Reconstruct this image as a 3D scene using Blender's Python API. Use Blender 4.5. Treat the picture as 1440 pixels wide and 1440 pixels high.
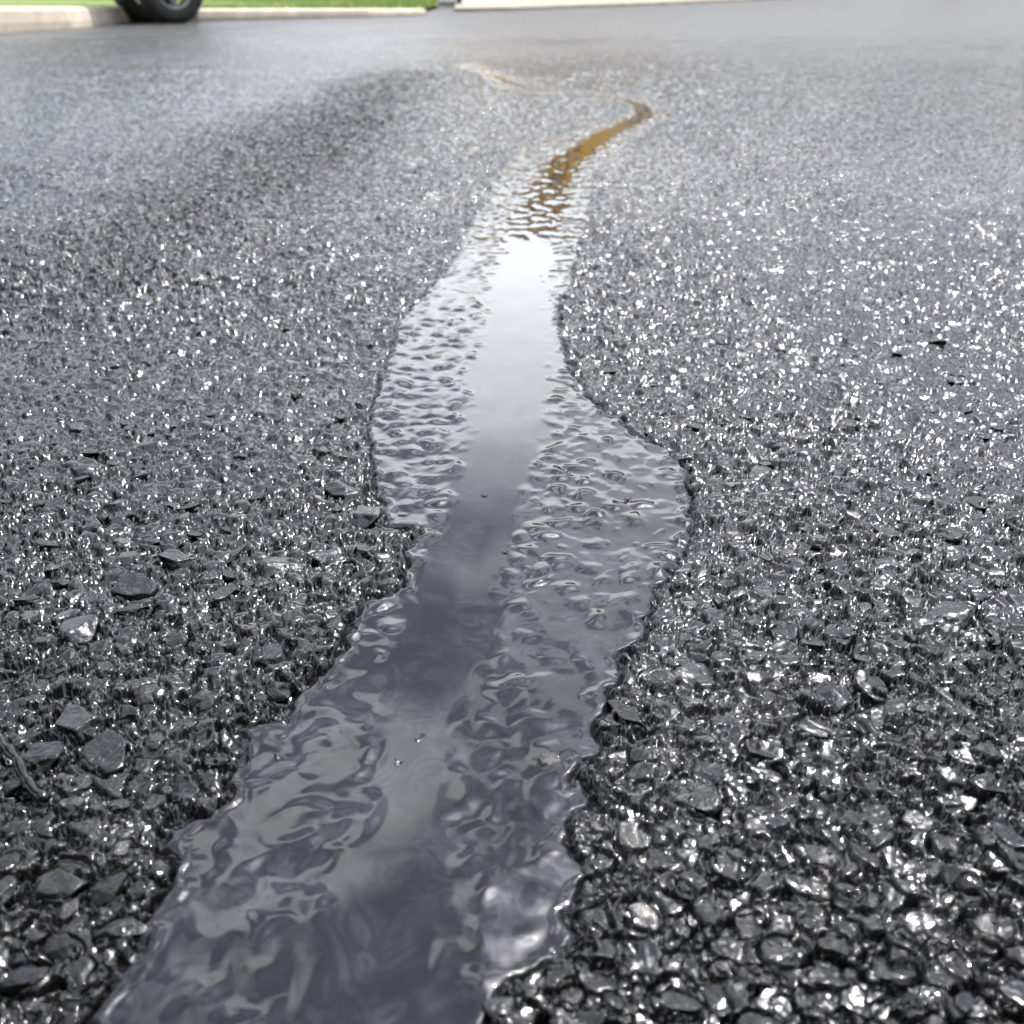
import bpy, bmesh, math, random
import numpy as np
from math import radians, sin, cos, tan, pi
from mathutils import Vector, Matrix

for o in list(bpy.data.objects):
    bpy.data.objects.remove(o)
S = bpy.context.scene
COL = S.collection
random.seed(7)
rng = np.random.default_rng(11)

# ------------------------------------------------------------------ camera
H = 0.32
FPX = 1413.0
PITCH = math.atan(745 / FPX)
cam = bpy.data.cameras.new('camera')
cam.sensor_width = 36
cam.lens = 18 / (720 / FPX)
cam.clip_start = 0.01
cam.clip_end = 3000
cam.dof.use_dof = True
cam.dof.focus_distance = 0.63
cam.dof.aperture_fstop = 10.5
co = bpy.data.objects.new('camera', cam)
COL.objects.link(co)
co.location = (0, 0, H)
co.rotation_euler = (pi / 2 - PITCH, 0, 0)
S.camera = co

# ------------------------------------------------------------------ sky and sun
SUN_EL, SUN_AZ = radians(60), radians(38)       # azimuth measured from +Y towards +X
w = bpy.data.worlds.new('World')
S.world = w
w.use_nodes = True
nt = w.node_tree
nt.nodes.clear()
N = nt.nodes.new
L = nt.links.new
out = N('ShaderNodeOutputWorld')
bg = N('ShaderNodeBackground')
bg.inputs['Strength'].default_value = 0.12
L(bg.outputs[0], out.inputs['Surface'])
sky = N('ShaderNodeTexSky')
sky.sky_type = 'NISHITA'
sky.sun_disc = False
sky.sun_elevation = SUN_EL
sky.sun_rotation = SUN_AZ
sky.dust_density = 2.0
tc = N('ShaderNodeTexCoord')
sep = N('ShaderNodeSeparateXYZ')
L(tc.outputs['Generated'], sep.inputs[0])
zc = N('ShaderNodeMath'); zc.operation = 'MAXIMUM'; zc.inputs[1].default_value = 0.0
L(sep.outputs['Z'], zc.inputs[0])
za = N('ShaderNodeMath'); za.operation = 'ADD'; za.inputs[1].default_value = 0.16
L(zc.outputs[0], za.inputs[0])
dv = N('ShaderNodeVectorMath'); dv.operation = 'DIVIDE'
L(tc.outputs['Generated'], dv.inputs[0])
cz = N('ShaderNodeCombineXYZ')
for i in range(3):
    L(za.outputs[0], cz.inputs[i])
L(cz.outputs[0], dv.inputs[1])
mp = N('ShaderNodeMapping')
mp.inputs['Location'].default_value = (3.3, 1.7, 0.0)
L(dv.outputs[0], mp.inputs['Vector'])
cn = N('ShaderNodeTexNoise')
cn.inputs['Scale'].default_value = 2.3
cn.inputs['Detail'].default_value = 8
cn.inputs['Roughness'].default_value = 0.56
cn.inputs['Distortion'].default_value = 0.35
L(mp.outputs[0], cn.inputs['Vector'])
cr = N('ShaderNodeValToRGB')
cr.color_ramp.elements[0].position = 0.48
cr.color_ramp.elements[0].color = (0, 0, 0, 1)
cr.color_ramp.elements[1].position = 0.58
cr.color_ramp.elements[1].color = (1, 1, 1, 1)
# one more cumulus, up to the left of straight ahead
c3 = N('ShaderNodeVectorMath'); c3.operation = 'DOT_PRODUCT'
c3.inputs[1].default_value = (sin(radians(-17)) * cos(radians(42)), cos(radians(-17)) * cos(radians(42)), sin(radians(42)))
L(tc.outputs['Generated'], c3.inputs[0])
c4 = N('ShaderNodeMapRange'); c4.inputs['From Min'].default_value = 0.988; c4.inputs['From Max'].default_value = 0.999
c4.inputs['To Max'].default_value = 0.12
L(c3.outputs['Value'], c4.inputs['Value'])
c5 = N('ShaderNodeMath'); c5.operation = 'ADD'; L(cn.outputs['Fac'], c5.inputs[0]); L(c4.outputs[0], c5.inputs[1])
L(c5.outputs[0], cr.inputs['Fac'])
# a bank of bright cloud all round, low down
bank = N('ShaderNodeMapRange')
bank.inputs['From Min'].default_value = 0.49
bank.inputs['From Max'].default_value = 0.38
L(sep.outputs['Z'], bank.inputs['Value'])
# a big cumulus straight ahead, thinner cloud to the sides
cu = N('ShaderNodeVectorMath'); cu.operation = 'DOT_PRODUCT'; cu.inputs[1].default_value = (0.02, 0.93, 0.36)
L(tc.outputs['Generated'], cu.inputs[0])
cu2 = N('ShaderNodeMapRange'); cu2.inputs['From Min'].default_value = 0.945; cu2.inputs['From Max'].default_value = 0.99
cu2.inputs['To Min'].default_value = 0.25
L(cu.outputs['Value'], cu2.inputs['Value'])
bm_ = N('ShaderNodeMath'); bm_.operation = 'MULTIPLY'
L(bank.outputs[0], bm_.inputs[0]); L(cu2.outputs[0], bm_.inputs[1])
bk = N('ShaderNodeMath'); bk.operation = 'MAXIMUM'
c6 = N('ShaderNodeMapRange'); c6.inputs['From Min'].default_value = 0.982; c6.inputs['From Max'].default_value = 0.995
c6.inputs['To Min'].default_value = 0.5
L(c3.outputs['Value'], c6.inputs['Value'])
c7 = N('ShaderNodeMath'); c7.operation = 'MULTIPLY'; L(cr.outputs['Color'], c7.inputs[0]); L(c6.outputs[0], c7.inputs[1])
L(c7.outputs[0], bk.inputs[0]); L(bm_.outputs[0], bk.inputs[1])
# thin veil over the blue
veil = N('ShaderNodeMix'); veil.data_type = 'RGBA'; veil.inputs[0].default_value = 0.72
L(sky.outputs[0], veil.inputs[6]); veil.inputs[7].default_value = (4.5, 4.9, 5.9, 1)
# the cloud is greyer in the haze near the horizon
hz = N('ShaderNodeMapRange')
hz.inputs['From Min'].default_value = 0.03
hz.inputs['From Max'].default_value = 0.24
L(sep.outputs['Z'], hz.inputs['Value'])
cc = N('ShaderNodeMix'); cc.data_type = 'RGBA'
L(hz.outputs[0], cc.inputs[0])
cc.inputs[6].default_value = (3.3, 3.45, 3.6, 1)
cc.inputs[7].default_value = (16.5, 17.2, 18.0, 1)
# cloud and veil lit up round the sun
sunv = N('ShaderNodeVectorMath'); sunv.operation = 'DOT_PRODUCT'
sunv.inputs[1].default_value = (sin(SUN_AZ) * cos(SUN_EL), cos(SUN_AZ) * cos(SUN_EL), sin(SUN_EL))
L(tc.outputs['Generated'], sunv.inputs[0])
sm = N('ShaderNodeMath'); sm.operation = 'MAXIMUM'; sm.inputs[1].default_value = 0; L(sunv.outputs['Value'], sm.inputs[0])
sp_ = N('ShaderNodeMath'); sp_.operation = 'POWER'; sp_.inputs[1].default_value = 34; L(sm.outputs[0], sp_.inputs[0])
sg = N('ShaderNodeMath'); sg.operation = 'MULTIPLY_ADD'; sg.inputs[1].default_value = 7.5; sg.inputs[2].default_value = 1; L(sp_.outputs[0], sg.inputs[0])
mix = N('ShaderNodeMix'); mix.data_type = 'RGBA'
L(bk.outputs[0], mix.inputs[0])
L(veil.outputs[2], mix.inputs[6])
L(cc.outputs[2], mix.inputs[7])
gl = N('ShaderNodeVectorMath'); gl.operation = 'SCALE'
L(mix.outputs[2], gl.inputs[0]); L(sg.outputs[0], gl.inputs['Scale'])
L(gl.outputs[0], bg.inputs['Color'])

sun = bpy.data.lights.new('sun', 'SUN')
sun.energy = 4.4
sun.angle = radians(0.53)
sun.color = (1.0, 0.96, 0.9)
so = bpy.data.objects.new('sun', sun)
COL.objects.link(so)
sd = Vector((sin(SUN_AZ) * cos(SUN_EL), cos(SUN_AZ) * cos(SUN_EL), sin(SUN_EL)))
so.rotation_euler = sd.to_track_quat('Z', 'Y').to_euler()

S.view_settings.view_transform = 'Standard'
S.view_settings.look = 'None'
S.view_settings.gamma = 1
S.view_settings.use_curve_mapping = False
S.view_settings.exposure = 0.8

# ------------------------------------------------------------------ helpers
def at(px, py, z=0.0):
    """point of the plane z that the photograph shows at pixel px, py (1440 wide)"""
    u, v = (px - 720) / FPX, (py - 720) / FPX
    dy = cos(PITCH) - v * sin(PITCH)
    dz = -sin(PITCH) - v * cos(PITCH)
    t = (z - H) / dz
    return (u * t, dy * t)

def tag(o, label=None, cat=None, group=None, kind=None):
    if label: o['label'] = label
    if cat: o['category'] = cat
    if group: o['group'] = group
    if kind: o['kind'] = kind
    return o

def empty(name, loc=(0, 0, 0), rz=0):
    o = bpy.data.objects.new(name, None)
    COL.objects.link(o)
    o.location = loc
    o.rotation_euler = (0, 0, rz)
    return o

def link_mesh(name, me, mat=None, parent=None):
    o = bpy.data.objects.new(name, me)
    COL.objects.link(o)
    if mat and not me.materials: me.materials.append(mat)
    if parent: o.parent = parent
    return o

def obj(name, bm, mat, parent=None, smooth=False):
    me = bpy.data.meshes.new(name)
    bm.normal_update()
    if smooth:
        for f in bm.faces: f.smooth = True
    bm.to_mesh(me); bm.free()
    return link_mesh(name, me, mat, parent)

def add_box(bm, c, s, rz=0, bev=0.0):
    m = Matrix.Translation(c) @ Matrix.Rotation(rz, 4, 'Z') @ Matrix.Diagonal((s[0], s[1], s[2], 1))
    r = bmesh.ops.create_cube(bm, size=1, matrix=m)
    if bev:
        es = list({e for v in r['verts'] for e in v.link_edges})
        bmesh.ops.bevel(bm, geom=es, offset=bev, segments=2, affect='EDGES')

def box(name, c, s, mat, parent=None, rz=0, bev=0.0):
    bm = bmesh.new(); add_box(bm, c, s, rz, bev)
    return obj(name, bm, mat, parent)

def lathe(bm, prof, seg=48, axis='X'):
    rings = []
    for (a, r) in prof:
        ring = []
        for k in range(seg):
            t = 2 * pi * k / seg
            ring.append(bm.verts.new((a, r * cos(t), r * sin(t))))
        rings.append(ring)
    for i in range(len(rings) - 1):
        for k in range(seg):
            bm.faces.new((rings[i][k], rings[i][(k + 1) % seg], rings[i + 1][(k + 1) % seg], rings[i + 1][k]))

def tube(bm, pts, rad, seg=10):
    rings = []
    n = len(pts)
    for i, p in enumerate(pts):
        p = Vector(p)
        d = Vector(pts[min(i + 1, n - 1)]) - Vector(pts[max(i - 1, 0)])
        d.normalize()
        a = d.cross(Vector((0, 0, 1)))
        if a.length < 1e-4: a = Vector((1, 0, 0))
        a.normalize(); b = a.cross(d)
        r = rad[i] if hasattr(rad, '__len__') else rad
        rings.append([bm.verts.new(p + (a * cos(2 * pi * k / seg) + b * sin(2 * pi * k / seg)) * r) for k in range(seg)])
    for i in range(n - 1):
        for k in range(seg):
            bm.faces.new((rings[i][k], rings[i][(k + 1) % seg], rings[i + 1][(k + 1) % seg], rings[i + 1][k]))
    bm.faces.new(rings[0][::-1]); bm.faces.new(rings[-1])

# ------------------------------------------------------------------ numpy noise
def h01(ix, iy, s):
    with np.errstate(over='ignore'):
        x = ix.astype(np.int64).astype(np.uint32) * np.uint32(0x9E3779B1)
        x ^= iy.astype(np.int64).astype(np.uint32) * np.uint32(0x85EBCA77)
        x ^= np.uint32((s * 0xC2B2AE3D) & 0xFFFFFFFF)
        x ^= x >> np.uint32(15); x *= np.uint32(0x2C1B3C6D)
        x ^= x >> np.uint32(12); x *= np.uint32(0x297A2D39)
        x ^= x >> np.uint32(15)
    return (x.astype(np.float32)) / np.float32(4294967296.0)

def gnoise(x, y, s):
    ix, iy = np.floor(x), np.floor(y)
    fx, fy = (x - ix).astype(np.float32), (y - iy).astype(np.float32)
    ux = fx * fx * fx * (fx * (fx * 6 - 15) + 10)
    uy = fy * fy * fy * (fy * (fy * 6 - 15) + 10)
    def g(dx, dy):
        a = h01(ix + dx, iy + dy, s) * np.float32(2 * pi)
        return np.cos(a) * (fx - dx) + np.sin(a) * (fy - dy)
    a, b, c, d = g(0, 0), g(1, 0), g(0, 1), g(1, 1)
    return ((a * (1 - ux) + b * ux) * (1 - uy) + (c * (1 - ux) + d * ux) * uy) * 1.4

def fbm(x, y, s, octv=3, gain=0.5):
    r = 0; a = 1.0
    for k in range(octv):
        r = r + a * gnoise(x * 2 ** k + 17.3 * k, y * 2 ** k - 9.1 * k, s + k)
        a *= gain
    return r

def sst(a, b, x):
    t = np.clip((x - a) / (b - a), 0, 1)
    return t * t * (3 - 2 * t)

def smax(a, b, k):
    h = np.clip(0.5 + 0.5 * (a - b) / k, 0, 1)
    return b * (1 - h) + a * h + k * h * (1 - h)

def worley(x, y, s, jit=0.8):
    """weighted cells: F1, F2, the cell's random number and the offset from its centre"""
    ix, iy = np.floor(x), np.floor(y)
    f1 = np.full(x.shape, 9.0, np.float32); f2 = f1.copy()
    idr = np.zeros(x.shape, np.float32); ox = idr.copy(); oy = idr.copy()
    for dx in (-1, 0, 1):
        for dy in (-1, 0, 1):
            cx, cy = ix + dx, iy + dy
            px = cx + 0.5 + (h01(cx, cy, s) - 0.5) * jit - x
            py = cy + 0.5 + (h01(cx, cy, s + 1) - 0.5) * jit - y
            r = h01(cx, cy, s + 2)
            a = h01(cx, cy, s + 3) * np.float32(pi)
            ca, sa = np.cos(a), np.sin(a)
            e = 0.75 + 0.55 * h01(cx, cy, s + 4)
            qx = (px * ca + py * sa) * e
            qy = (-px * sa + py * ca) / e
            d = np.sqrt(qx * qx + qy * qy) * (0.8 + 0.45 * r)
            n1 = d < f1
            f2 = np.where(n1, f1, np.minimum(f2, d))
            f1 = np.where(n1, d, f1)
            idr = np.where(n1, r, idr)
            ox = np.where(n1, -px, ox); oy = np.where(n1, -py, oy)
    return f1, f2, idr, ox, oy

# ------------------------------------------------------------------ outline of the puddle
LEFT = [(100, 1560), (120, 1480), (130, 1440), (142, 1405), (170, 1365), (200, 1322), (222, 1285), (239, 1250), (245, 1211), (240, 1165), (268, 1155), (292, 1150),
        (317, 1128), (335, 1080), (346, 1024), (394, 1022), (405, 994), (440, 962), (472, 933), (489, 900), (510, 856), (566, 828), (574, 796),
        (572, 777), (592, 744), (549, 740), (542, 706), (529, 687), (533, 665), (525, 642), (521, 590), (536, 541), (544, 515),
        (559, 477), (560, 458), (575, 438), (604, 410), (640, 370), (660, 330), (688, 280), (708, 240), (735, 208), (790, 188), (850, 172), (885, 158),
        (890, 147), (860, 140), (800, 135.5), (740, 131), (696, 122), (678, 104), (640, 92)]
RIGHT = [(690, 1560), (682, 1480), (690, 1440), (700, 1400), (720, 1370), (760, 1350), (795, 1335), (803, 1290), (812, 1240), (820, 1215), (787, 1188),
         (795, 1152), (830, 1130), (818, 1098), (796, 1104), (806, 1082), (840, 1060), (832, 1030), (845, 985), (868, 960), (862, 928), (895, 905),
         (910, 875), (918, 830), (945, 800), (970, 750), (967, 700), (960, 660), (943, 632), (892, 612), (870, 590), (830, 565),
         (806, 530), (792, 500), (786, 460), (782, 430), (800, 400), (806, 370), (816, 330), (824, 290), (829, 250), (836, 222), (870, 203), (910, 184), (932, 166),
         (928, 150), (905, 139), (870, 133), (800, 127), (745, 119), (716, 106), (690, 96), (660, 88)]
POLY = np.array([at(*p) for p in LEFT] + [at(*p) for p in RIGHT[::-1]])
CORE = [(470, 1560, 120), (520, 1440, 110), (560, 1250, 85), (575, 1150, 50), (590, 1050, 45), (600, 960, 62), (640, 880, 70), (650, 800, 60), (690, 700, 50), (712, 600, 60),
        (726, 500, 58), (728, 430, 46), (748, 330, 36), (765, 280, 30), (790, 230, 24), (850, 190, 17), (905, 163, 13), (903, 150, 10), (880, 140, 5),
        (800, 131, 1.5), (740, 124, 2), (696, 108, 5)]

def seg_dist(px, py, P, closed=True):
    d = np.full(px.shape, 1e9)
    n = len(P)
    for i in range(n if closed else n - 1):
        ax, ay = P[i]; bx, by = P[(i + 1) % n]
        ex, ey = bx - ax, by - ay
        l2 = ex * ex + ey * ey + 1e-12
        t = np.clip(((px - ax) * ex + (py - ay) * ey) / l2, 0, 1)
        d = np.minimum(d, (px - ax - t * ex) ** 2 + (py - ay - t * ey) ** 2)
    return np.sqrt(d)

def inside(px, py, P):
    c = np.zeros(px.shape, bool)
    n = len(P)
    for i in range(n):
        ax, ay = P[i]; bx, by = P[(i + 1) % n]
        if ay == by: continue
        m = ((ay > py) != (by > py)) & (px < (bx - ax) * (py - ay) / (by - ay) + ax)
        c ^= m
    return c

def sdf_pool(x, y):
    """signed distance to the shoreline, negative in the liquid, with a ragged edge"""
    wx = x + 0.0048 * gnoise(x / 0.013, y / 0.013, 301) + 0.0015 * gnoise(x / 0.005, y / 0.005, 302)
    wy = y + 0.006 * gnoise(x / 0.015, y / 0.015, 303) + 0.0015 * gnoise(x / 0.005, y / 0.005, 304)
    d = seg_dist(wx, wy, POLY)
    return np.where(inside(wx, wy, POLY), -d, d)

def core_mask(x, y):
    """1 in the deep middle of the channel, 0 where the film is thin over the stones"""
    best = np.full(x.shape, 9.0)
    P = []
    for (cx, cy, r) in CORE:
        wx, wy = at(cx, cy)
        wr = at(cx + r, cy)[0] - wx
        P.append((wx, wy, wr))
    for i in range(len(P) - 1):
        ax, ay, ar = P[i]; bx, by, br = P[i + 1]
        ex, ey = bx - ax, by - ay
        t = np.clip(((x - ax) * ex + (y - ay) * ey) / (ex * ex + ey * ey), 0, 1)
        d = np.sqrt((x - ax - t * ex) ** 2 + (y - ay - t * ey) ** 2) / (ar + (br - ar) * t)
        best = np.minimum(best, d)
    best = best + 0.35 * gnoise(x / 0.02, y / 0.035, 77)
    return 1 - sst(0.75, 1.35, best)

# ------------------------------------------------------------------ stones that stand out (parts of the road)
STONES = []       # x, y, half length, half width, height, angle
HAND = [(390, 797, 34, 12, .5, .1), (252, 786, 36, 10, .5, .0), (515, 722, 24, 15, .7, .3), (190, 826, 30, 16, .6, .4), (316, 832, 16, 26, .6, -.5),
        (115, 882, 28, 17, .7, .2), (60, 905, 20, 14, .6, .8), (1160, 975, 36, 26, .5, -.4), (1224, 965, 22, 18, .9, .2), (1140, 905, 22, 12, .8, -.2),
        (1375, 985, 12, 32, .8, .7), (1028, 1220, 30, 26, .9, -.3), (1340, 865, 34, 15, .8, -.2), (985, 955, 34, 16, .7, .1),
        (925, 958, 24, 12, .8, .0), (884, 1003, 22, 22, 1.0, .5), (1165, 1025, 44, 13, .8, -.3), (1075, 1060, 30, 20, .7, .3), (1250, 1365, 40, 24, .5, .2),
        (1335, 1195, 24, 18, .8, .3), (1145, 1205, 34, 18, .7, -.6), (1285, 1150, 28, 20, .7, -.4), (975, 1120, 34, 26, .9, .8), (950, 1410, 36, 28, .6, .1),
        (1100, 890, 20, 12, .7, .1), (1250, 750, 22, 10, .7, .0), (1070, 668, 20, 8, .8, .1), (1200, 690, 16, 8, .7, .0), (770, 1072, 18, 11, .5, .0),
        (115, 1015, 40, 24, .6, .2), (60, 1060, 34, 22, .5, .5), (150, 1060, 36, 24, .6, -.2), (380, 920, 26, 16, .6, .2), (215, 980, 20, 14, .8, .0),
        (290, 985, 30, 16, .6, .9), (80, 1240, 40, 30, .6, .2), (150, 1250, 30, 20, .5, .4), (30, 1375, 36, 22, .7, .3), (460, 785, 26, 8, .7, .1),
        (480, 690, 30, 8, .7, .1), (205, 318, 12, 4, 1.0, 0), (320, 905, 16, 12, .8, 0), (245, 905, 16, 10, .7, 0), (1390, 1110, 26, 18, .6, .5),
        (1190, 1260, 22, 16, .7, .1), (890, 1180, 22, 18, .6, .3), (900, 1290, 26, 24, .6, .4), (1100, 1345, 30, 22, .7, -.5), (1390, 1310, 34, 26, .6, .2)]
for (px, py, rx, ry, hh, ang) in HAND:
    x, y = at(px, py)
    a = abs(at(px + rx, py)[0] - x)
    b = abs(at(px, py - ry)[1] - at(px, py + ry)[1]) / 2
    b = min(b, a * 1.7)
    STONES.append((x, y, a, b, hh * min(a, b) * 0.62, ang))
tries = 0
while len(STONES) < 290 and tries < 9000:
    tries += 1
    px = random.uniform(-60, 1500); py = 440 + 1040 * random.random() ** 1.0
    x, y = at(px, py)
    r = random.choice((0.0032, 0.0038, 0.0045, 0.0055, 0.0068)) * random.uniform(.8, 1.2)
    pxr = r * FPX / (y * cos(PITCH) + H * sin(PITCH))
    if pxr < 5.5 or pxr > 40: continue
    a = r * random.uniform(1.0, 1.5); b = r * random.uniform(.65, 1.0)
    if any((x - s[0]) ** 2 + (y - s[1]) ** 2 < (a + s[2]) ** 2 * .9 for s in STONES): continue
    if sdf_pool(np.array([x]), np.array([y]))[0] < 0.006: continue
    STONES.append((x, y, a, b, b * random.uniform(.35, .65), random.uniform(-1.5, 1.5)))

# ------------------------------------------------------------------ height of the road
TRACK = np.array([at(560, 105), at(440, 190), at(300, 290), at(150, 360), at(-60, 470)])
def road_height(x, y):
    X = x + 0.0030 * gnoise(x / 0.010, y / 0.010, 5) + 0.0010 * gnoise(x / 0.003, y / 0.003, 6)
    Y = y + 0.0030 * gnoise(x / 0.010, y / 0.010, 8) + 0.0010 * gnoise(x / 0.003, y / 0.003, 9)
    # chips: nearly flat tilted tops, deep gaps between them
    f1, f2, r, ox, oy = worley(X / 0.0108, Y / 0.0108, 21)
    e = sst(0.03, 0.21, f2 - f1)
    big = r < 0.36
    A = np.where(big, 0.0022 + 0.0034 * r, -0.004) 
    A = A + np.where(big, (ox * (r * 37 % 1 - .5) + oy * (r * 91 % 1 - .5)) * 0.0050, 0)
    A = A * np.where(big, e, 1) - 0.0035 * (1 - e) * big
    f1, f2, r, ox, oy = worley(X / 0.0052, Y / 0.0052, 41)
    e = sst(0.02, 0.23, f2 - f1)
    B = (0.0004 + 0.0020 * r + (ox * (r * 37 % 1 - .5) + oy * (r * 91 % 1 - .5)) * 0.0034) * e - 0.0030 * (1 - e)
    B = np.where((r * 53) % 1 < 0.26, -0.0034 + 0.0008 * ox, B)         # empty sockets between the chips
    f1, f2, r, ox, oy = worley(X / 0.0024, Y / 0.0024, 61)
    e = sst(0.0, 0.35, f2 - f1)
    Cc = (0.0007 * r + (ox * (r * 37 % 1 - .5) + oy * (r * 91 % 1 - .5)) * 0.0015) * e
    h = smax(A, B + Cc, 0.0005)
    lvl = -0.0018 + 0.0040 * gnoise(x / 0.017, y / 0.017, 97)
    h = smax(h, lvl + 0.3 * Cc, 0.0004)                              # sealer pooled in the hollows
    h = h + 0.00028 * gnoise(x / 0.0042, y / 0.0042, 99) + 0.00013 * gnoise(x / 0.0019, y / 0.0019, 101) + 0.0004 * gnoise(x / 0.010, y / 0.010, 98)
    und = 0.0020 * gnoise(x / 0.35, y / 0.6, 111) + 0.0008 * gnoise(x / 0.09, y / 0.13, 113)
    macro = 0.80 + 0.35 * sst(-0.4, 0.5, fbm(x / 0.30, y / 0.45, 131, 3)) + 0.8 * np.exp(-(seg_dist(x, y, TRACK, False) / 0.20) ** 2) * sst(0.9, 1.3, y)
    h = np.where(h < 0, h * (1 - 0.15 * sst(0.45, 0.75, y)), h)
    return (h * (1.12 - 0.10 * sst(0.36, 0.5, y) * sst(1.4, 0.9, y)) - 0.0008) * macro + und

def height(x, y):
    h = road_height(x, y)
    d = sdf_pool(x, y)
    k = sst(0.006, -0.003, d)
    nearby = sst(1.5, 0.7, y)
    h = h - (0.0040 + 0.0016 * nearby + 0.0030 * sst(2.3, 2.9, y)) * k - 0.0012 * nearby * np.exp(-((d - 0.0015) / 0.002) ** 2)
    h = h + 0.0010 * np.exp(-((d - 0.007) / 0.003) ** 2) * sst(2.2, 1.0, y)
    # sealer drawn up round the stones
    for (sx, sy, a, b, hh, ang) in STONES:
        m = (np.abs(x - sx) < 2.2 * max(a, b)) & (np.abs(y - sy) < 2.2 * max(a, b))
        if not m.any(): continue
        dx, dy = x[m] - sx, y[m] - sy
        ca, sa = cos(ang), sin(ang)
        q = np.sqrt(((dx * ca + dy * sa) / a) ** 2 + ((-dx * sa + dy * ca) / b) ** 2)
        h[m] = h[m] - 0.0022 * np.exp(-((q - 1.12) / .14) ** 2)
    # street beyond the sealed area is closed and smoother
    return h

LEVEL = -0.0002      # surface of the liquid

def pool_height(x, y):
    core = core_mask(x, y)
    d = sdf_pool(x, y)
    thin = 1 - core
    X = x + 0.0025 * gnoise(x / 0.012, y / 0.012, 205); Y = y + 0.003 * gnoise(x / 0.012, y / 0.014, 208)
    X = X + 0.006 * gnoise(x / 0.045, y / 0.05, 215); Y = Y + 0.006 * gnoise(x / 0.045, y / 0.05, 218)
    f1, f2, r, ox, oy = worley(X / 0.0210, Y / 0.0180, 221)
    bump = np.exp(-(f1 / (0.24 + .16 * r)) ** 2) * np.where(r < .8, 0.35 + r, 0) * 0.0020
    f1, f2, r, ox, oy = worley(X / 0.0110, Y / 0.0100, 231)
    midband = sst(0.40, 0.55, y)
    bump = bump + np.exp(-(f1 / .36) ** 2) * (r - .25) * 0.0007 * (0.3 + 0.7 * midband)
    soft = 0.0013 * gnoise(X / 0.030, Y / 0.034, 251) + 0.0005 * gnoise(X / 0.013, Y / 0.015, 252)
    near = 0.40 + 0.60 * midband
    z = LEVEL + thin * (bump * near + soft * (1 - .4 * midband)) + 0.00012 * gnoise(x / 0.03, y / 0.05, 260)
    # lone stones standing under the deep part
    # convex rim and fall-off at the shore
    z = z + 0.0009 * np.exp(-((d + 0.0032) / 0.0024) ** 2) * np.clip(.45 + 1.1 * gnoise(x / 0.018, y / 0.018, 281), 0, 1.6)
    fl = 0.35 + 0.65 * sst(1.5, 0.7, y)
    z = z - 0.0035 * fl * sst(-0.0012, 0.0035 / fl, d)
    # ripples further off
    z = z + sst(1.35, 1.6, y) * (0.0011 * gnoise(x / 0.020, y / 0.034, 270) + 0.0004 * gnoise(x / 0.009, y / 0.014, 271)) * (0.8 + 1.2 * thin)
    return z

def grid_mesh(name, X, Y, Z, mat, mask=None):
    nr, nc = X.shape
    me = bpy.data.meshes.new(name)
    v = np.stack([X, Y, Z], -1).reshape(-1, 3).astype(np.float32)
    i = np.arange(nr * nc).reshape(nr, nc)
    q = np.stack([i[:-1, :-1], i[:-1, 1:], i[1:, 1:], i[1:, :-1]], -1).reshape(-1, 4)
    if mask is not None:
        mk = mask.reshape(-1)[q].any(1)
        q = q[mk]
        used = np.zeros(nr * nc, bool); used[q.reshape(-1)] = True
        remap = np.cumsum(used) - 1
        v = v[used]; q = remap[q]
    me.vertices.add(len(v)); me.vertices.foreach_set('co', v.reshape(-1))
    me.loops.add(q.size); me.loops.foreach_set('vertex_index', q.reshape(-1).astype(np.int32))
    me.polygons.add(len(q))
    me.polygons.foreach_set('loop_start', np.arange(0, q.size, 4, dtype=np.int32))
    me.polygons.foreach_set('loop_total', np.full(len(q), 4, np.int32))
    me.polygons.foreach_set('use_smooth', np.ones(len(q), bool))
    me.update(calc_edges=True)
    return link_mesh(name, me, mat)

# ------------------------------------------------------------------ materials
def material(name, color=(.5, .5, .5), rough=.5, metal=0, ior=1.5):
    m = bpy.data.materials.new(name)
    m.use_nodes = True
    b = m.node_tree.nodes['Principled BSDF']
    b.inputs['Base Color'].default_value = (*color, 1)
    b.inputs['Roughness'].default_value = rough
    b.inputs['Metallic'].default_value = metal
    b.inputs['IOR'].default_value = ior
    return m

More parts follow.
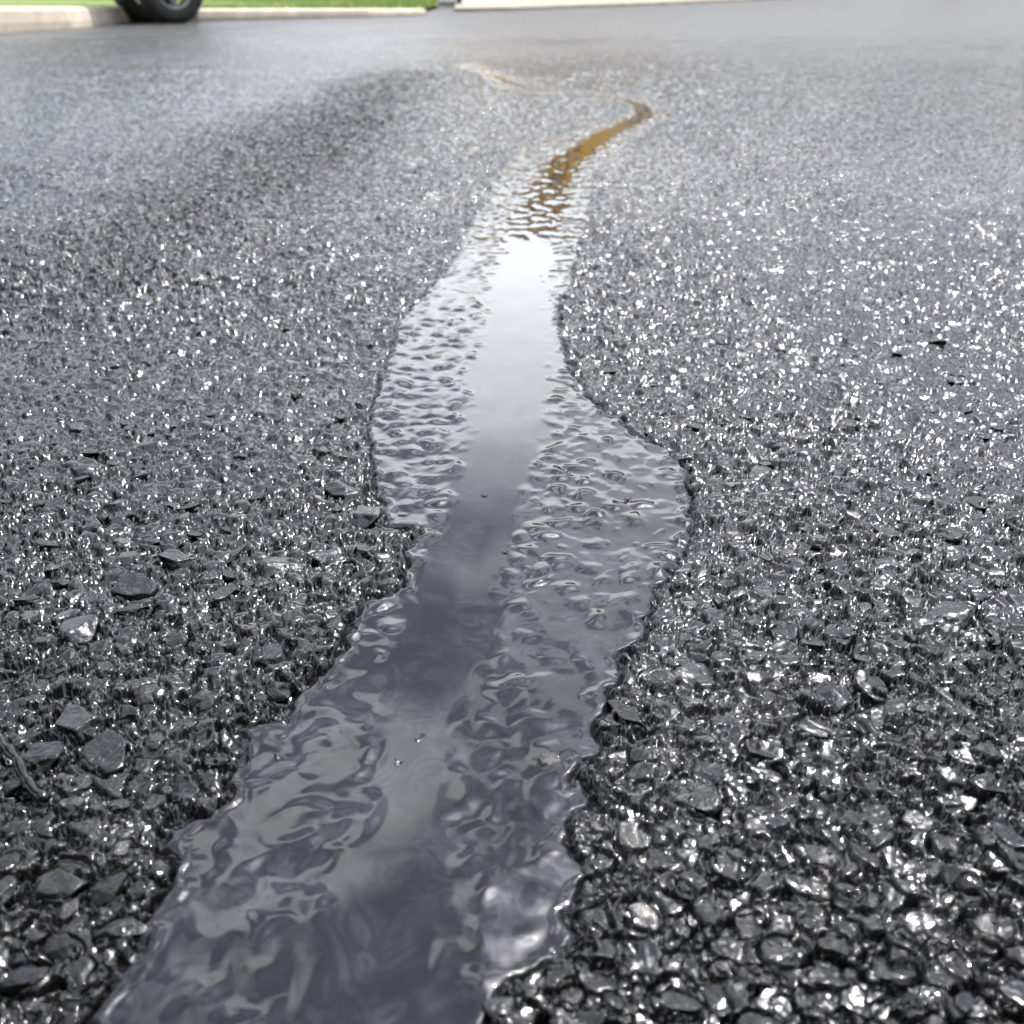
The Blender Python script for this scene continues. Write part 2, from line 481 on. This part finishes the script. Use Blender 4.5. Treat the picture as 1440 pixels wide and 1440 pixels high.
def noisy(m, c1, c2, scale, bump=0.0, bscale=None, r=None, detail=5):
    t = m.node_tree; n = t.nodes; b = n['Principled BSDF']
    tcn = n.new('ShaderNodeTexCoord')
    a = n.new('ShaderNodeTexNoise'); a.inputs['Scale'].default_value = scale; a.inputs['Detail'].default_value = detail
    t.links.new(tcn.outputs['Object'], a.inputs['Vector'])
    cr = n.new('ShaderNodeValToRGB')
    cr.color_ramp.elements[0].position = .35; cr.color_ramp.elements[1].position = .65
    cr.color_ramp.elements[0].color = (*c1, 1); cr.color_ramp.elements[1].color = (*c2, 1)
    t.links.new(a.outputs['Fac'], cr.inputs['Fac'])
    t.links.new(cr.outputs['Color'], b.inputs['Base Color'])
    if r:
        mr = n.new('ShaderNodeMapRange')
        mr.inputs['From Min'].default_value = .3; mr.inputs['From Max'].default_value = .7
        mr.inputs['To Min'].default_value = r[0]; mr.inputs['To Max'].default_value = r[1]
        t.links.new(a.outputs['Fac'], mr.inputs['Value']); t.links.new(mr.outputs[0], b.inputs['Roughness'])
    if bump:
        c = n.new('ShaderNodeTexNoise'); c.inputs['Scale'].default_value = bscale or scale * 4; c.inputs['Detail'].default_value = 4
        t.links.new(tcn.outputs['Object'], c.inputs['Vector'])
        bp = n.new('ShaderNodeBump'); bp.inputs['Strength'].default_value = 1; bp.inputs['Distance'].default_value = bump
        t.links.new(c.outputs['Fac'], bp.inputs['Height']); t.links.new(bp.outputs[0], b.inputs['Normal'])
    return m

M = {}
M['asphalt'] = noisy(material('wet_sealed_asphalt', rough=.12, ior=1.55), (.001, .001, .001), (.004, .0036, .003), 260, .00002, 2500, (.03, .10))
def marbling(m):
    t = m.node_tree; n = t.nodes; b = n['Principled BSDF']
    tcn = n.new('ShaderNodeTexCoord')
    a = n.new('ShaderNodeTexNoise'); a.inputs['Scale'].default_value = 26; a.inputs['Detail'].default_value = 3; a.inputs['Distortion'].default_value = 1.6
    t.links.new(tcn.outputs['Object'], a.inputs['Vector'])
    mu = n.new('ShaderNodeMath'); mu.operation = 'MULTIPLY'; mu.inputs[1].default_value = 42
    si = n.new('ShaderNodeMath'); si.operation = 'SINE'
    t.links.new(a.outputs['Fac'], mu.inputs[0]); t.links.new(mu.outputs[0], si.inputs[0])
    a2 = n.new('ShaderNodeTexNoise'); a2.inputs['Scale'].default_value = 15; a2.inputs['Detail'].default_value = 4; a2.inputs['Distortion'].default_value = 2
    t.links.new(tcn.outputs['Object'], a2.inputs['Vector'])
    pr = n.new('ShaderNodeMath'); pr.operation = 'MULTIPLY_ADD'; pr.inputs[2].default_value = 0
    sub = n.new('ShaderNodeMapRange'); sub.inputs['From Min'].default_value = .42; sub.inputs['From Max'].default_value = .7
    t.links.new(a2.outputs['Fac'], sub.inputs['Value'])
    mr = n.new('ShaderNodeMapRange'); mr.inputs['From Min'].default_value = -1; mr.inputs['To Min'].default_value = .25
    t.links.new(si.outputs[0], mr.inputs['Value'])
    t.links.new(mr.outputs[0], pr.inputs[0]); t.links.new(sub.outputs[0], pr.inputs[1])
    x = n.new('ShaderNodeMix'); x.data_type = 'RGBA'
    x.inputs[6].default_value = (.004, .0038, .0052, 1); x.inputs[7].default_value = (.026, .025, .032, 1)
    t.links.new(pr.outputs[0], x.inputs[0]); t.links.new(x.outputs[2], b.inputs['Base Color'])
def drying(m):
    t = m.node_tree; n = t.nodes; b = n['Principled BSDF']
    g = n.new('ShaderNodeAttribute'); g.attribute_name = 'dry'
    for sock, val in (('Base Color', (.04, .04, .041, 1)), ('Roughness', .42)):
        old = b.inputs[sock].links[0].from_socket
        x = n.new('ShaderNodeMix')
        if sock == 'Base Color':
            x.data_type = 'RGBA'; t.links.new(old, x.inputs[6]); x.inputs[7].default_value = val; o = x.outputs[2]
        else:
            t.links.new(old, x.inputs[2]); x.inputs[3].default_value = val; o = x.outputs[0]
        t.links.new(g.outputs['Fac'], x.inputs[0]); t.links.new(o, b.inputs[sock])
def dry_specular(m):
    t = m.node_tree; n = t.nodes; b = n['Principled BSDF']
    g = n.new('ShaderNodeAttribute'); g.attribute_name = 'dry'
    r = n.new('ShaderNodeMapRange'); r.inputs['To Min'].default_value = .5; r.inputs['To Max'].default_value = .3
    t.links.new(g.outputs['Fac'], r.inputs['Value']); t.links.new(r.outputs[0], b.inputs['Specular IOR Level'])
def far_relief(m, dist=.0075):
    # beyond the reach of the modelled relief the same stones go on as bump
    t = m.node_tree; n = t.nodes; b = n['Principled BSDF']
    old = b.inputs['Normal'].links[0].from_node if b.inputs['Normal'].links else None
    tcn = n.new('ShaderNodeTexCoord')
    v = n.new('ShaderNodeTexVoronoi'); v.inputs['Scale'].default_value = 85
    v2 = n.new('ShaderNodeTexNoise'); v2.inputs['Scale'].default_value = 130; v2.inputs['Detail'].default_value = 3
    t.links.new(tcn.outputs['Object'], v.inputs['Vector']); t.links.new(tcn.outputs['Object'], v2.inputs['Vector'])
    v3 = n.new('ShaderNodeTexNoise'); v3.inputs['Scale'].default_value = 28; v3.inputs['Detail'].default_value = 2
    t.links.new(tcn.outputs['Object'], v3.inputs['Vector'])
    v4 = n.new('ShaderNodeTexNoise'); v4.inputs['Scale'].default_value = 7; v4.inputs['Detail'].default_value = 2
    t.links.new(tcn.outputs['Object'], v4.inputs['Vector'])
    a9 = n.new('ShaderNodeMath'); a9.operation = 'MULTIPLY_ADD'; a9.inputs[1].default_value = 5.0
    t.links.new(v4.outputs['Fac'], a9.inputs[0]); t.links.new(v2.outputs['Fac'], a9.inputs[2])
    a0 = n.new('ShaderNodeMath'); a0.operation = 'MULTIPLY_ADD'; a0.inputs[1].default_value = 2.5
    t.links.new(v3.outputs['Fac'], a0.inputs[0]); t.links.new(a9.outputs[0], a0.inputs[2])
    a = n.new('ShaderNodeMath'); a.operation = 'MULTIPLY_ADD'; a.inputs[1].default_value = -1.0
    t.links.new(v.outputs['Distance'], a.inputs[0]); t.links.new(a0.outputs[0], a.inputs[2])
    g = n.new('ShaderNodeAttribute'); g.attribute_name = 'far_relief'
    bp = n.new('ShaderNodeBump'); bp.inputs['Distance'].default_value = dist
    t.links.new(g.outputs['Fac'], bp.inputs['Strength']); t.links.new(a.outputs[0], bp.inputs['Height'])
    if old: t.links.new(old.outputs[0], bp.inputs['Normal'])
    t.links.new(bp.outputs[0], b.inputs['Normal'])
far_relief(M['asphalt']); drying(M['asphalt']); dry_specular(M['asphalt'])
M['stone'] = noisy(material('sealed_stone', rough=.12, ior=1.55), (.0015, .0015, .0015), (.006, .006, .006), 2.5, .0006, 4, (.02, .06))
M['liquid'] = noisy(material('liquid_sealer', rough=.02, ior=1.52), (.002, .002, .0025), (.006, .005, .004), 60)
marbling(M['liquid']); far_relief(M['liquid'], .0012)
M['concrete'] = noisy(material('kerb_concrete', rough=.85), (.42, .36, .28), (.55, .48, .38), 9, .002, 200)
M['drive'] = noisy(material('driveway_concrete', rough=.85), (.19, .165, .125), (.27, .24, .185), 2.5, .002, 120)
M['lawn'] = noisy(material('lawn_soil', rough=.9), (.08, .13, .02), (.13, .18, .03), 4)
M['grass'] = noisy(material('grass_blades', rough=.6), (.13, .20, .025), (.22, .30, .05), 2.0)
M['tyre'] = noisy(material('tyre_rubber', rough=.7), (.012, .012, .010), (.03, .028, .02), 14)
M['rim'] = material('rim_metal', (.35, .34, .31), .4, .7)
M['white'] = material('white_paint', (.78, .8, .85), .45)
M['black'] = material('black_metal', (.012, .012, .012), .5)
M['body'] = material('trailer_paint', (.03, .03, .032), .4)
M['brick'] = noisy(material('amber_render', rough=.8), (.90, .46, .02), (.92, .60, .10), 1.3)
M['roof'] = noisy(material('roof_shingle', rough=.9), (.035, .022, .03), (.07, .045, .05), 6)
M['glass'] = material('window_glass', (.02, .02, .025), .05)
M['twig'] = noisy(material('tarred_twig', rough=.2), (.02, .015, .01), (.05, .04, .03), 200, .0003, 600, (.12, .3))
M['debris'] = material('dark_fleck', (.02, .012, .006), .4)

# ------------------------------------------------------------------ ground sheets
NR, NC = 1400, 780
t = np.linspace(0, 1, NR)
D0, D1, pw = 0.155, 24.0, 0.28
ys = (D0 ** -pw + t * (D1 ** -pw - D0 ** -pw)) ** (-1 / pw)
us = np.linspace(-1, 1, NC)
wing = 1 + 3.2 * np.linspace(0, 1, 91)[1:] ** 1.5        # coarser relief to either side
us = np.concatenate([-wing[::-1], us, wing]); NC = len(us)
hw = 0.58 * (ys * cos(PITCH) + H * sin(PITCH)) + 0.01
GX = us[None, :] * hw[:, None]; GY = np.repeat(ys[:, None], NC, 1)
GZ = height(GX, GY)
for y0, k0 in ((0.42, 0.3),):                   # the wet coat rounds the relief the grid can no longer carry
    P_ = np.pad(GZ, ((1, 1), (0, 0)), mode='edge')
    Bz = (P_[:-2] + 2 * GZ + P_[2:]) / 4
    P_ = np.pad(Bz, ((0, 0), (1, 1)), mode='edge')
    Bz = (P_[:, :-2] + 2 * Bz + P_[:, 2:]) / 4
    GZ = GZ + (Bz - GZ) * k0 * sst(y0, y0 * 1.25, GY) * sst(1.3, 0.8, GY)
smooth_far = sst(5.0, 8.0, GY + GX * 0.35)
GZ = GZ * (1 - 0.3 * smooth_far)
road = grid_mesh('road', GX, GY, GZ, M['asphalt'])
at_ = road.data.attributes.new('far_relief', 'FLOAT', 'POINT')
trk = np.exp(-(seg_dist(GX, GY, TRACK, False) / 0.20) ** 2)
at_.data.foreach_set('value', ((0.95 + 0.9 * trk) * np.maximum(0.2 * sst(0.5, 0.8, GY) + 0.8 * sst(0.8, 2.8, GY), sst(1.0, 1.3, np.abs(us))[None, :]) * (1 + 0.15 * smooth_far)).astype(np.float32).reshape(-1))
tag(road, 'black freshly sealed asphalt road, wet and glossy, with coarse stone texture', kind='structure')

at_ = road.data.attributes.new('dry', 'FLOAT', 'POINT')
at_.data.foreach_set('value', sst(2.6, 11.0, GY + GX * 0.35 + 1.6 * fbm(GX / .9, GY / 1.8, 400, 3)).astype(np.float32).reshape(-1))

# the rest of the road around the fan that carries the relief
bm = bmesh.new()
vs = [bm.verts.new(p) for p in ((-60, -30, -.012), (60, -30, -.012), (60, 60, -.012), (-60, 60, -.012))]
bm.faces.new(vs)
bed = obj('road_bed', bm, M['asphalt'])
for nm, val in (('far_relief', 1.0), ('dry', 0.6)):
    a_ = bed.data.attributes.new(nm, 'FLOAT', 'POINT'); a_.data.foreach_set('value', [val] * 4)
tag(bed, 'asphalt road running on beyond the sealed patch', kind='structure')

# ------------------------------------------------------------------ the puddle
PR, PC = 1150, 290
def resample(P, n):
    P = np.array(P, float)
    return P
rows = []
# rows across the channel, from shore to shore, with a margin
LW = np.array([at(*p) for p in LEFT]); RW = np.array([at(*p) for p in RIGHT])
yy = (0.17 ** -.4 + np.linspace(0, 1, PR) * (4.9 ** -.4 - 0.17 ** -.4)) ** (-1 / .4)
xmin = np.empty(PR); xmax = np.empty(PR)
for i, y0 in enumerate(yy):
    band = 0.02 + 0.04 * y0
    xs = [p[0] for p in POLY if abs(p[1] - y0) < band]
    for a, b in zip(POLY, np.roll(POLY, -1, 0)):
        if (a[1] - y0) * (b[1] - y0) <= 0 and a[1] != b[1]:
            xs.append(a[0] + (b[0] - a[0]) * (y0 - a[1]) / (b[1] - a[1]))
    if not xs: xs = [xmin[i - 1] + .02, xmax[i - 1] - .02]
    xmin[i], xmax[i] = min(xs) - .012, max(xs) + .012
PX = xmin[:, None] + (xmax - xmin)[:, None] * np.linspace(0, 1, PC)[None, :]
PY = np.repeat(yy[:, None], PC, 1)
def relax(v, f):
    w = 12
    p = np.pad(v, w, mode='edge')
    m = np.array([f(p[i:i + 2 * w + 1]) for i in range(len(v))])
    p = np.pad(m, w, mode='edge')
    return np.array([p[i:i + 2 * w + 1].mean() for i in range(len(v))])
xmin = relax(xmin, np.min) - .006; xmax = relax(xmax, np.max) + .006
PX = xmin[:, None] + (xmax - xmin)[:, None] * np.linspace(0, 1, PC)[None, :]
msk = sdf_pool(PX, PY) < 0.006
pool = grid_mesh('puddle', PX, PY, pool_height(PX, PY), M['liquid'], msk)
at_ = pool.data.attributes.new('far_relief', 'FLOAT', 'POINT')
pv = np.empty(len(pool.data.vertices) * 3, np.float32); pool.data.vertices.foreach_get('co', pv); pv = pv.reshape(-1, 3)
at_.data.foreach_set('value', (sst(1.2, 2.6, pv[:, 1]) * (0.05 + 0.95 * (1 - core_mask(pv[:, 0], pv[:, 1])))).astype(np.float32))
tag(pool, 'winding channel of glossy black liquid sealer lying in the asphalt', kind='structure')

# ------------------------------------------------------------------ stones
def stone_mesh(k):
    r = random.Random(500 + k)
    bm = bmesh.new()
    bmesh.ops.create_icosphere(bm, subdivisions=4, radius=1)
    planes = []
    for _ in range(9):
        n = Vector((r.gauss(0, 1), r.gauss(0, 1), r.gauss(0, .7))).normalized()
        planes.append((n, r.uniform(.5, .78)))
    planes.append((Vector((r.uniform(-.18, .18), r.uniform(-.18, .18), 1)).normalized(), r.uniform(.45, .6)))
    for v in bm.verts:
        for _ in range(2):
            for n, d in planes:
                s = v.co.dot(n) - d
                if s > 0: v.co -= n * s
    bmesh.ops.smooth_vert(bm, verts=bm.verts, factor=.25, use_axis_x=True, use_axis_y=True, use_axis_z=True)
    from mathutils import noise
    for v in bm.verts:
        v.co += v.co.normalized() * (noise.noise(v.co * 1.9 + Vector((k, 0, 0))) * .10 + noise.noise(v.co * 5 + Vector((0, k, 0))) * .03)
    for f in bm.faces: f.smooth = True
    me = bpy.data.meshes.new('stone'); bm.to_mesh(me); bm.free()
    me.materials.append(M['stone'])
    return me
SM = [stone_mesh(k) for k in range(14)]
SX = np.array([s[0] for s in STONES]); SY = np.array([s[1] for s in STONES])
SZ = road_height(SX, SY)
for i, (x, y, a, b, hh, ang) in enumerate(STONES):
    o = link_mesh('stone', SM[i % len(SM)], None, road)
    o.location = (x, y, 0.0006 - min(a, b) * .22)
    o.scale = (a * 1.2, b * 1.2, min(a, b) * .8)
    o.rotation_euler = (random.uniform(-.22, .22), random.uniform(-.22, .22), ang)

# ------------------------------------------------------------------ kerb, lawn, driveway
EDGE_PX = [(0, 46), (100, 40), (190, 30.8), (280, 30.3), (420, 26.5), (520, 24.5), (600, 22)]
EW = [Vector((*at(*p), 0)) for p in EDGE_PX]
d0 = (EW[0] - EW[2]).normalized()
EW = [EW[0] + d0 * 14, EW[0] + d0 * 4] + EW
KH = [.17, .17, .165, .15, .125, .10, .085, .075, .062]
def strip(name, pts, prof, mat, parent=None):
    """sweep prof(i) -> list of (offset away from the road, z) along pts"""
    bm = bmesh.new(); rings = []
    for i, p in enumerate(pts):
        d = (pts[min(i + 1, len(pts) - 1)] - pts[max(i - 1, 0)]).normalized()
        n = Vector((-d.y, d.x, 0))
        rings.append([bm.verts.new(p + n * o + Vector((0, 0, z))) for (o, z) in prof(i)])
    for i in range(len(rings) - 1):
        for k in range(len(rings[0]) - 1):
            bm.faces.new((rings[i][k], rings[i + 1][k], rings[i + 1][k + 1], rings[i][k + 1]))
    bm.faces.new(rings[-1][::-1]); bm.faces.new(rings[0])
    return obj(name, bm, mat, parent)
kp = lambda i: [(0, -.05), (0.0, KH[i] * .35), (.012, KH[i] * .85), (.03, KH[i] * .97), (.05, KH[i]), (.16, KH[i] + .004), (.165, -.05)]
kerb = tag(strip('kerb', EW, kp, M['concrete']), 'pale cream concrete kerb along the lawn, ending at the driveway', kind='structure')

# lawn behind the kerb
bm = bmesh.new()
front = []
for i, p in enumerate(EW):
    d = (EW[min(i + 1, len(EW) - 1)] - EW[max(i - 1, 0)]).normalized()
    front.append(p + Vector((-d.y, d.x, 0)) * .155 + Vector((0, 0, KH[i] - .015)))
ce = Vector((*at(618, 11), .05))
cb = Vector((-3.4, 40, .12))
back = [Vector((-60, 12, .16)), Vector((-40, 30, .2)), Vector((-20, 60, .3)), Vector((-6, 60, .3))]
loop = front + [ce, cb, back[3], back[2], back[1], back[0]]
bm.faces.new([bm.verts.new(p) for p in loop])
bmesh.ops.triangulate(bm, faces=bm.faces)
lawn = tag(obj('lawn', bm, M['lawn']), 'strip of lawn ground behind the cream kerb', kind='structure')
# grass blades
bm = bmesh.new()
LP = np.array([(p.x, p.y) for p in loop])
gx = rng.uniform(-14, 0.5, 400000); gy = 7 + 22 * rng.random(400000) ** 1.6
mk = inside(gx, gy, LP) & (np.abs(gx) < .62 * gy)
gx, gy = gx[mk][:52000], gy[mk][:52000]
n = len(gx)
ang = rng.uniform(0, pi, n); hgt = rng.uniform(.03, .06, n); wd = rng.uniform(.004, .009, n)
base = np.interp(gy, [7, 10, 14, 30], [.15, .115, .06, .1])
V = np.empty((n, 3, 3), np.float32)
V[:, 0] = np.stack([gx - np.cos(ang) * wd, gy - np.sin(ang) * wd, base - .02], -1)
V[:, 1] = np.stack([gx + np.cos(ang) * wd, gy + np.sin(ang) * wd, base - .02], -1)
V[:, 2] = np.stack([gx + rng.normal(0, .015, n), gy + rng.normal(0, .015, n), base + hgt * .6], -1)
me = bpy.data.meshes.new('grass')
me.from_pydata(V.reshape(-1, 3).tolist(), [], np.arange(3 * n).reshape(n, 3).tolist())
bm.free()
tag(link_mesh('grass', me, M['grass']), 'short bright green grass growing on the lawn behind the kerb', 'grass', kind='stuff')

# driveway of pale concrete beyond the road
dp = [at(640, 16.5), at(720, 15), at(800, 11.5), at(900, 8), at(1000, 3.6), at(1080, 0.0)]
bm = bmesh.new()
vs = [bm.verts.new((x, y, .035)) for x, y in dp] + [bm.verts.new((30, 75, .1)), bm.verts.new((-3.3, 75, .1)), bm.verts.new((-3.0, 34, .05)), bm.verts.new((*at(640, 9), .035))]
f = bm.faces.new(vs)
r = bmesh.ops.extrude_face_region(bm, geom=[f])
for v in [g for g in r['geom'] if isinstance(g, bmesh.types.BMVert)]: v.co.z -= .08
tag(obj('driveway', bm, M['drive']), 'pale cream concrete driveway at the far side of the road', kind='structure')

# ------------------------------------------------------------------ trailer with two wheels
tx, ty = at(245, 33)
AX = radians(-48)                       # direction of the axle, face towards the right
R = 0.285
tr = tag(empty('trailer', (tx, ty, 0), AX), 'small dark trailer with two black tyres and grey rim at the cream kerb', 'trailer')
def wheel(x0, flip=1):
    pr = [(-.085, .17), (-.095, .20), (-.098, .245), (-.085, .272), (-.06, .283), (0, .285), (.06, .283), (.085, .272), (.098, .245), (.095, .20), (.085, .17)]
    bm = bmesh.new(); lathe(bm, pr, 64)
    wobj = empty('wheel', (x0, 0, R)); wobj.parent = tr
    obj('tyre', bm, M['tyre'], wobj, True)
    bm = bmesh.new()
    for k in range(48):
        a = 2 * pi * k / 48
        for s in (-1, 1):
            m = Matrix.Rotation(a + s * .03, 4, 'X') @ Matrix.Translation((s * .04, 0, .2845)) @ Matrix.Diagonal((.055, .022, .008, 1))
            bmesh.ops.create_cube(bm, size=1, matrix=m)
    obj('tread', bm, M['tyre'], wobj)
    bm = bmesh.new()
    lathe(bm, [(-.08, .168), (.085, .172), (.088, .165), (.07, .155), (.03, .15)], 48)
    for k in range(6):
        a = 2 * pi * k / 6
        m = Matrix.Rotation(a, 4, 'X') @ Matrix.Translation((.045, 0, .095)) @ Matrix.Diagonal((.03, .05, .13, 1))
        bmesh.ops.create_cube(bm, size=1, matrix=m)
    lathe(bm, [(.06, .001), (.075, .02), (.07, .045), (.03, .05)], 24)
    obj('rim', bm, M['rim'], wobj, True)
wheel(0); wheel(-.52)
bm = bmesh.new(); tube(bm, [(-.5, 0, R), (-.02, 0, R)], .025); obj('axle', bm, M['black'], tr)
box('cargo_box', (-.26, 0, .72), (.66, 1.3, .3), M['body'], tr, bev=.01)
box('frame', (-.26, 0, .55), (.6, 1.26, .05), M['black'], tr)
for s in (0, -.52):
    bm = bmesh.new(); prev = None
    for k in range(13):
        a = pi * k / 12
        p = [Vector((s + dx, .33 * cos(a), R + .33 * sin(a))) for dx in (-.12, .12)]
        q = [bm.verts.new(v) for v in p]
        if prev: bm.faces.new((prev[0], prev[1], q[1], q[0]))
        prev = q
    bmesh.ops.solidify(bm, geom=bm.faces[:], thickness=.006)
    obj('mudguard', bm, M['body'], tr)
bm = bmesh.new(); tube(bm, [(-.26, .6, .55), (-.26, 1.5, .45)], .03); obj('drawbar', bm, M['black'], tr)

# ------------------------------------------------------------------ white post by the driveway
wx, wy = at(629, 9)
ps = tag(empty('mailbox_post', (wx, wy, .02), radians(6)), 'white square post with a black strip down its side, between lawn and driveway', 'post')
box('post', (0, 0, .55), (.26, .26, 1.1), M['white'], ps, bev=.01)
box('base', (0, 0, .02), (.32, .32, .06), M['drive'], ps)
box('cap', (0, 0, 1.12), (.34, .34, .05), M['white'], ps, bev=.01)
bm = bmesh.new(); add_box(bm, (.175, -.08, .55), (.075, .05, 1.1), 0); obj('strip', bm, M['black'], ps)

# ------------------------------------------------------------------ house across the street, seen mirrored in the channel
hs = tag(empty('house', (2.0, 31, .05), radians(-4)), 'amber upper-storey house with a dark roof, mirrored in the far channel', 'house')
W_, D_, EH = 6.6, 8.0, 5.5
bm = bmesh.new(); add_box(bm, (0, D_ / 2, (EH + 3.1) / 2), (W_, D_, EH - 3.1)); wall = obj('wall', bm, M['brick'], hs)
M['pale'] = noisy(material('pale_grey_render', rough=.85), (.50, .49, .47), (.60, .58, .55), 1.5)
obj_ = box('wall', (0, D_ / 2, 1.54), (W_ - .1, D_ - .1, 3.08), M['pale'], hs); obj_['label'] = 'pale grey lower storey wall'
box('bay', (-2.75, -.35, 1.5), (.8, .7, 3.0), M['brick'], hs, bev=.02)
for x in (-.6,): box('shutter', (x, -.05, 4.2), (.5, .1, 1.5), M['roof'], hs)
bm = bmesh.new()
rp = [(-W_ / 2 - .4, -.12, EH), (W_ / 2 + .4, -.12, EH), (W_ / 2 + .4, D_ + .5, EH), (-W_ / 2 - .4, D_ + .5, EH), (-W_ / 2 + 1.6, D_ / 2, EH + 1.9), (W_ / 2 - 1.6, D_ / 2, EH + 1.9)]
v = [bm.verts.new(p) for p in rp]
for f in ((0, 1, 5, 4), (1, 2, 5), (2, 3, 4, 5), (3, 0, 4), (3, 2, 1, 0)): bm.faces.new([v[k] for k in f])
obj('roof', bm, M['roof'], hs)
for (x, z) in ((-2.1, 4.2), (2.1, 4.2), (-1.4, 1.5), (2.1, 1.5)):
    fr = box('window', (x, -.03, z), (1.3, .1, 1.2), M['white'], hs)
    box('pane', (x, -.09, z), (1.1, .04, 1.0), M['glass'], fr)
dr = box('door', (0, -.03, 1.05), (1.0, .1, 2.1), M['roof'], hs)
box('handle', (.38, -.11, 1.0), (.05, .06, .14), M['rim'], dr)

# ------------------------------------------------------------------ trees added across the street, out of view, to darken the far road's reflections
M['leaf'] = noisy(material('tree_leaves', rough=.6), (.03, .06, .012), (.07, .11, .02), 1.2)
M['bark'] = noisy(material('tree_bark', rough=.9), (.06, .045, .03), (.12, .09, .06), 8)
def tree(x, y, hh, sp, seed, label):
    r = random.Random(seed); g = np.random.default_rng(seed)
    root = tag(empty('tree', (x, y, 0)), label, 'tree', 'added broad trees out of view')
    bm = bmesh.new()
    tube(bm, [(0, 0, -.1), (.05, 0, hh * .3), (0, .08, hh * .6), (0, 0, hh * .9)], [.2, .16, .1, .03], 10)
    for k in range(7):
        a = k * 2.4; z0 = hh * (.3 + .07 * k)
        tube(bm, [(0, 0, z0), (sp * .35 * cos(a), sp * .35 * sin(a), z0 + hh * .12), (sp * .75 * cos(a), sp * .75 * sin(a), z0 + hh * .2)], [.08, .05, .02], 6)
    obj('trunk', bm, M['bark'], root)
    cl = [(r.gauss(0, sp * .42), r.gauss(0, sp * .42), hh * r.uniform(.38, .95), sp * r.uniform(.2, .42)) for _ in range(34)]
    P = []
    for (cx, cy, cz_, cr_) in cl:
        n_ = 260
        d = g.normal(size=(n_, 3)); d /= np.linalg.norm(d, axis=1)[:, None]
        P.append(np.array((cx, cy, cz_)) + d * cr_ * g.random((n_, 1)) ** .4)
    P = np.concatenate(P); n_ = len(P)
    a = g.normal(size=(n_, 3)) * .09; b = g.normal(size=(n_, 3)) * .09
    Vv = np.stack([P - a, P + b, P + a, P - b], 1).reshape(-1, 3)
    me = bpy.data.meshes.new('crown'); me.from_pydata(Vv.tolist(), [], np.arange(4 * n_).reshape(n_, 4).tolist())
    link_mesh('crown', me, M['leaf'], root)
tree(14, 36, 8.5, 3.2, 3, 'added broad green tree right of the amber house across the street')
tree(21, 38, 9.5, 3.8, 4, 'tallest added broad green tree, farthest right across the street')
tree(-15, 40, 8.0, 3.4, 5, 'added broad green tree beyond the lawn on the left')
tree(9.5, 40, 8.0, 3.2, 6, 'added green tree close behind the right end of the amber house')
tree(28, 37, 9.0, 3.8, 7, 'added broad green tree far right, beyond the tallest tree')
def added_side_tree(*a): tree(*a)  # added out of view on either side, to blacken sideways reflections
added_side_tree(-8.5, 2.0, 8.0, 3.0, 8, 'broad tree beside the asphalt, left of the camera')
added_side_tree(-8.0, -4.0, 8.5, 3.2, 9, 'broad tree behind and left of the camera')
added_side_tree(9.5, -1.0, 8.0, 3.0, 10, 'broad tree beside the asphalt, right of the camera')
# the garage added behind the camera so that steep facets mirror something dark
gr = tag(empty('unseen_garage', (0, -3.2, 0)), 'low brown garage with a wide dark door, added behind the camera to darken reflections', 'unseen_garage')
box('wall', (0, -3, 2.0), (9, 6, 4.0), M['roof'], gr)
box('door', (0, .03, 1.15), (4.8, .1, 2.3), M['body'], gr)
bm = bmesh.new()
v = [bm.verts.new(p) for p in ((-5, .6, 3.9), (5, .6, 3.9), (5, -6.5, 3.9), (-5, -6.5, 3.9), (-5, -3, 5.6), (5, -3, 5.6))]
for f in ((0, 1, 5, 4), (2, 3, 4, 5), (1, 2, 5), (3, 0, 4), (3, 2, 1, 0)): bm.faces.new([v[k] for k in f])
obj('roof', bm, M['roof'], gr)

# ------------------------------------------------------------------ twig and flecks
tp = [at(-6, 1040), at(12, 1062), at(28, 1082), at(38, 1104), at(52, 1124), at(72, 1136)]
bm = bmesh.new()
pts = []
for i, (x, y) in enumerate(tp):
    pts.append((x, y, .0042 + (.0012 if i in (1, 2) else 0)))
fine = []; rad = []
for i in range(len(pts) - 1):
    for k in range(6):
        s = k / 6
        p = Vector(pts[i]).lerp(Vector(pts[i + 1]), s)
        fine.append(p + Vector((random.gauss(0, .0001), random.gauss(0, .0001), 0))); rad.append(.0024 + .0006 * sin(i * 6 + k) * random.uniform(.2, 1))
tube(bm, fine, rad, 12)
tag(obj('twig', bm, M['asphalt'], None, True), 'short bent twig coated in black sealer lying at the left edge', 'twig')

def fleck(px, py, size, label):
    x, y = at(px, py)
    bm = bmesh.new()
    bmesh.ops.create_icosphere(bm, subdivisions=2, radius=1)
    for v in bm.verts:
        v.co *= random.uniform(.8, 1.15)
        v.co = Vector((v.co.x * size, v.co.y * size * .8, v.co.z * size * .5))
    for k in range(6):
        a = k * pi / 3 + .4
        tube(bm, [(0, 0, 0), (size * 1.3 * cos(a), size * 1.3 * sin(a), size * .3), (size * 2.1 * cos(a), size * 2.1 * sin(a), -size * .2)], size * .14, 5)
    o = obj('insect', bm, M['debris'], None, True)
    o.location = (x, y, LEVEL + size * .3); o.rotation_euler = (0, 0, random.uniform(0, 3))
    tag(o, label, 'insect')
fleck(795, 664, .0019, 'tiny dark insect stuck on the liquid right of the channel middle')
fleck(883, 702, .0014, 'tiny dark insect stuck on the liquid near the right shore')
fleck(681, 697, .0013, 'tiny dark insect in the smooth middle of the channel')
fleck(710, 777, .0011, 'tiny dark insect nearest the camera in the blue middle of the channel')
